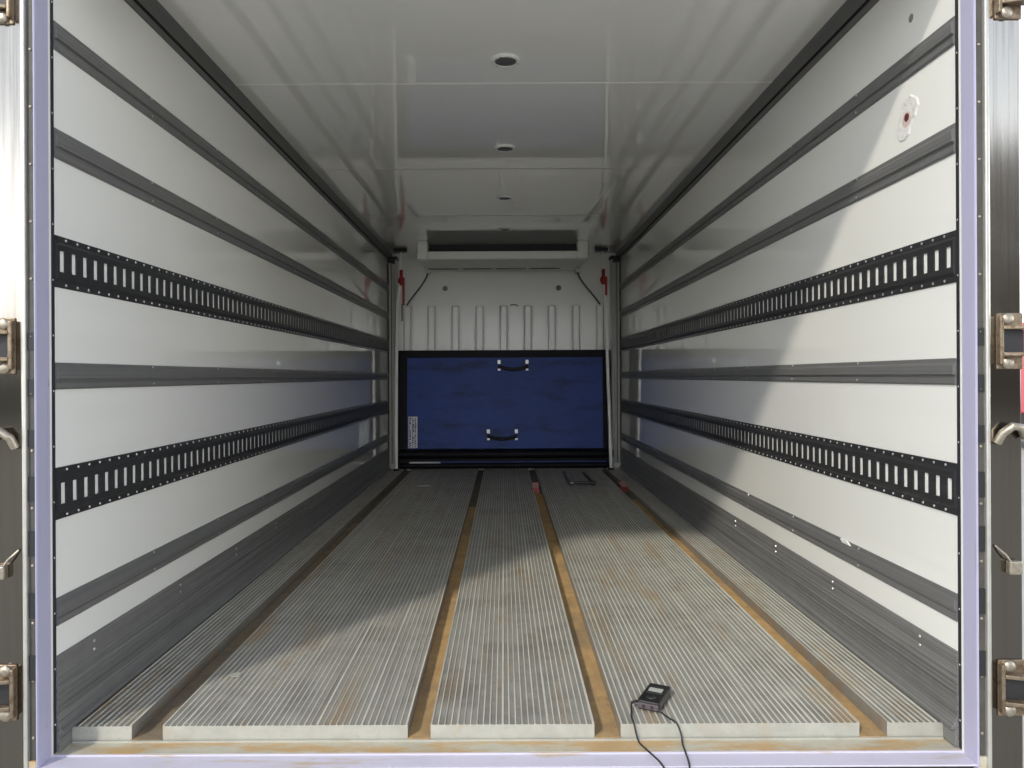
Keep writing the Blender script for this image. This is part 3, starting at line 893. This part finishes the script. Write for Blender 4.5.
blob(2.200, 1.735, 0.050, 0.046, 0.0030)
blob(2.232, 1.690, 0.040, 0.036, 0.0034)
blob(2.218, 1.712, 0.040, 0.040, 0.0026)
part(pm, 'putty', 'putty', pr)
part(MB().lathe((WX - 0.0028, 2.212, 1.712), (-1, 0, 0), [(0.024, 0), (0.022, 0.0008)], 0, 14), 'primer_stain', 'pinkstain', pr)
part(MB().lathe((WX - 0.0034, 2.210, 1.718), (-1, 0, 0), [(0.0125, 0), (0.0125, 0.0009), (0.002, 0.001)], 0, 14), 'hole', 'rust', pr)
o = MB().lathe((WX - 0.0002, 2.19, 2.005), (-1, 0, 0), [(0.013, 0), (0.010, 0.002), (0.003, 0.003)], 0, 9).build('scuff_plug', 'graymark', loc=(WX, 2.19, 2.005))
tag(o, 'small dark grey plug on the wall above the highest rub rail', 'plug')
cm = MB().add([(WX - 0.0048, 2.575, 0.353), (WX - 0.0048, 2.60, 0.369), (WX - 0.0048, 2.655, 0.366), (WX - 0.0048, 2.64, 0.352),
               (WX - 0.009, 2.58, 0.354), (WX - 0.009, 2.60, 0.364), (WX - 0.009, 2.65, 0.362), (WX - 0.009, 2.635, 0.353)],
              [(0, 3, 2, 1), (4, 5, 6, 7), (0, 1, 5, 4), (1, 2, 6, 5), (2, 3, 7, 6), (3, 0, 4, 7)])
tag(cm.build('putty_blob', 'putty', loc=(WX, 2.6, 0.36)), 'small white filler blob on the top edge of the lowest rub rail', 'filler')

# ------------------------------------------------------------------ outside
gp = MB().add([(-80, -80, -1.1), (80, -80, -1.1), (80, 80, -1.1), (-80, 80, -1.1)], [(0, 1, 2, 3)])
g = gp.build('ground', 'asphalt'); struct(g)


def building(x0, x1, y0, y1, h, label):
    r = root('warehouse', ((x0 + x1) / 2, (y0 + y1) / 2, -1.1), label, 'building')
    part(MB().box(x0, x1, y0, y1, -1.1, h), 'walls', 'brick', r)
    part(MB().box(x0 - .4, x1 + .4, y0 - .4, y1 + .4, h, h + 0.5), 'roof', 'under_dark', r)
    x = x0 + 1.5
    while x < x1 - 2.5:
        for z in (1.5, 5.5):
            if z + 2 < h:
                wo = part(MB().box(x, x + 1.8, y1, y1 + 0.06, z, z + 1.9), 'window', 'body_paint', r)
                part(MB().box(x + .1, x + 1.7, y1 + 0.06, y1 + 0.08, z + .1, z + 1.8), 'pane', 'glass', wo)
        x += 4
    return r


building(15, 34, -44, -32, 11.6, 'brown warehouse across the yard, mirrored in the steel post')
hd = MB()
random.seed(21)
for i in range(34):
    x = -52 + i * 1.45
    hh = random.uniform(2.6, 3.6)
    hd.lathe((x, -32 + random.uniform(-.6, .6), -1.1), (0, 0, 1), [(1.0, 0), (1.3, 1.0), (1.25, hh * 0.6), (0.8, hh), (0.2, hh + 0.7)], 0, 9)
tag(hd.build('hedge', 'leaves', smooth=True, loc=(-28, -32, -1.1)), 'tall dark hedge bordering the yard behind the viewer', 'hedge')
tr = root('parked_lorry', (14.9, 20, -1.1), 'red parked lorry seen beside the outer edge of the steel post', 'lorry')
part(MB().box(13.6, 16.2, 19, 24.5, -0.1, 2.3), 'cargo_box', 'truck_red', tr, bevel=0.05)
part(MB().box(13.7, 16.1, 24.7, 26.4, -0.3, 1.7), 'cab', 'truck_red', tr, bevel=0.15)
part(MB().box(13.8, 16.0, 19.1, 26.2, -0.55, -0.1), 'chassis', 'under_dark', tr)
for (x, y) in ((13.75, 20.5), (16.05, 20.5), (13.75, 25.3), (16.05, 25.3)):
    part(MB().lathe((x - 0.14, y, -0.62), (1, 0, 0), [(0.3, 0), (0.48, 0.02), (0.48, 0.26), (0.3, 0.28)], 0, 24), 'wheel', 'rubber', tr)
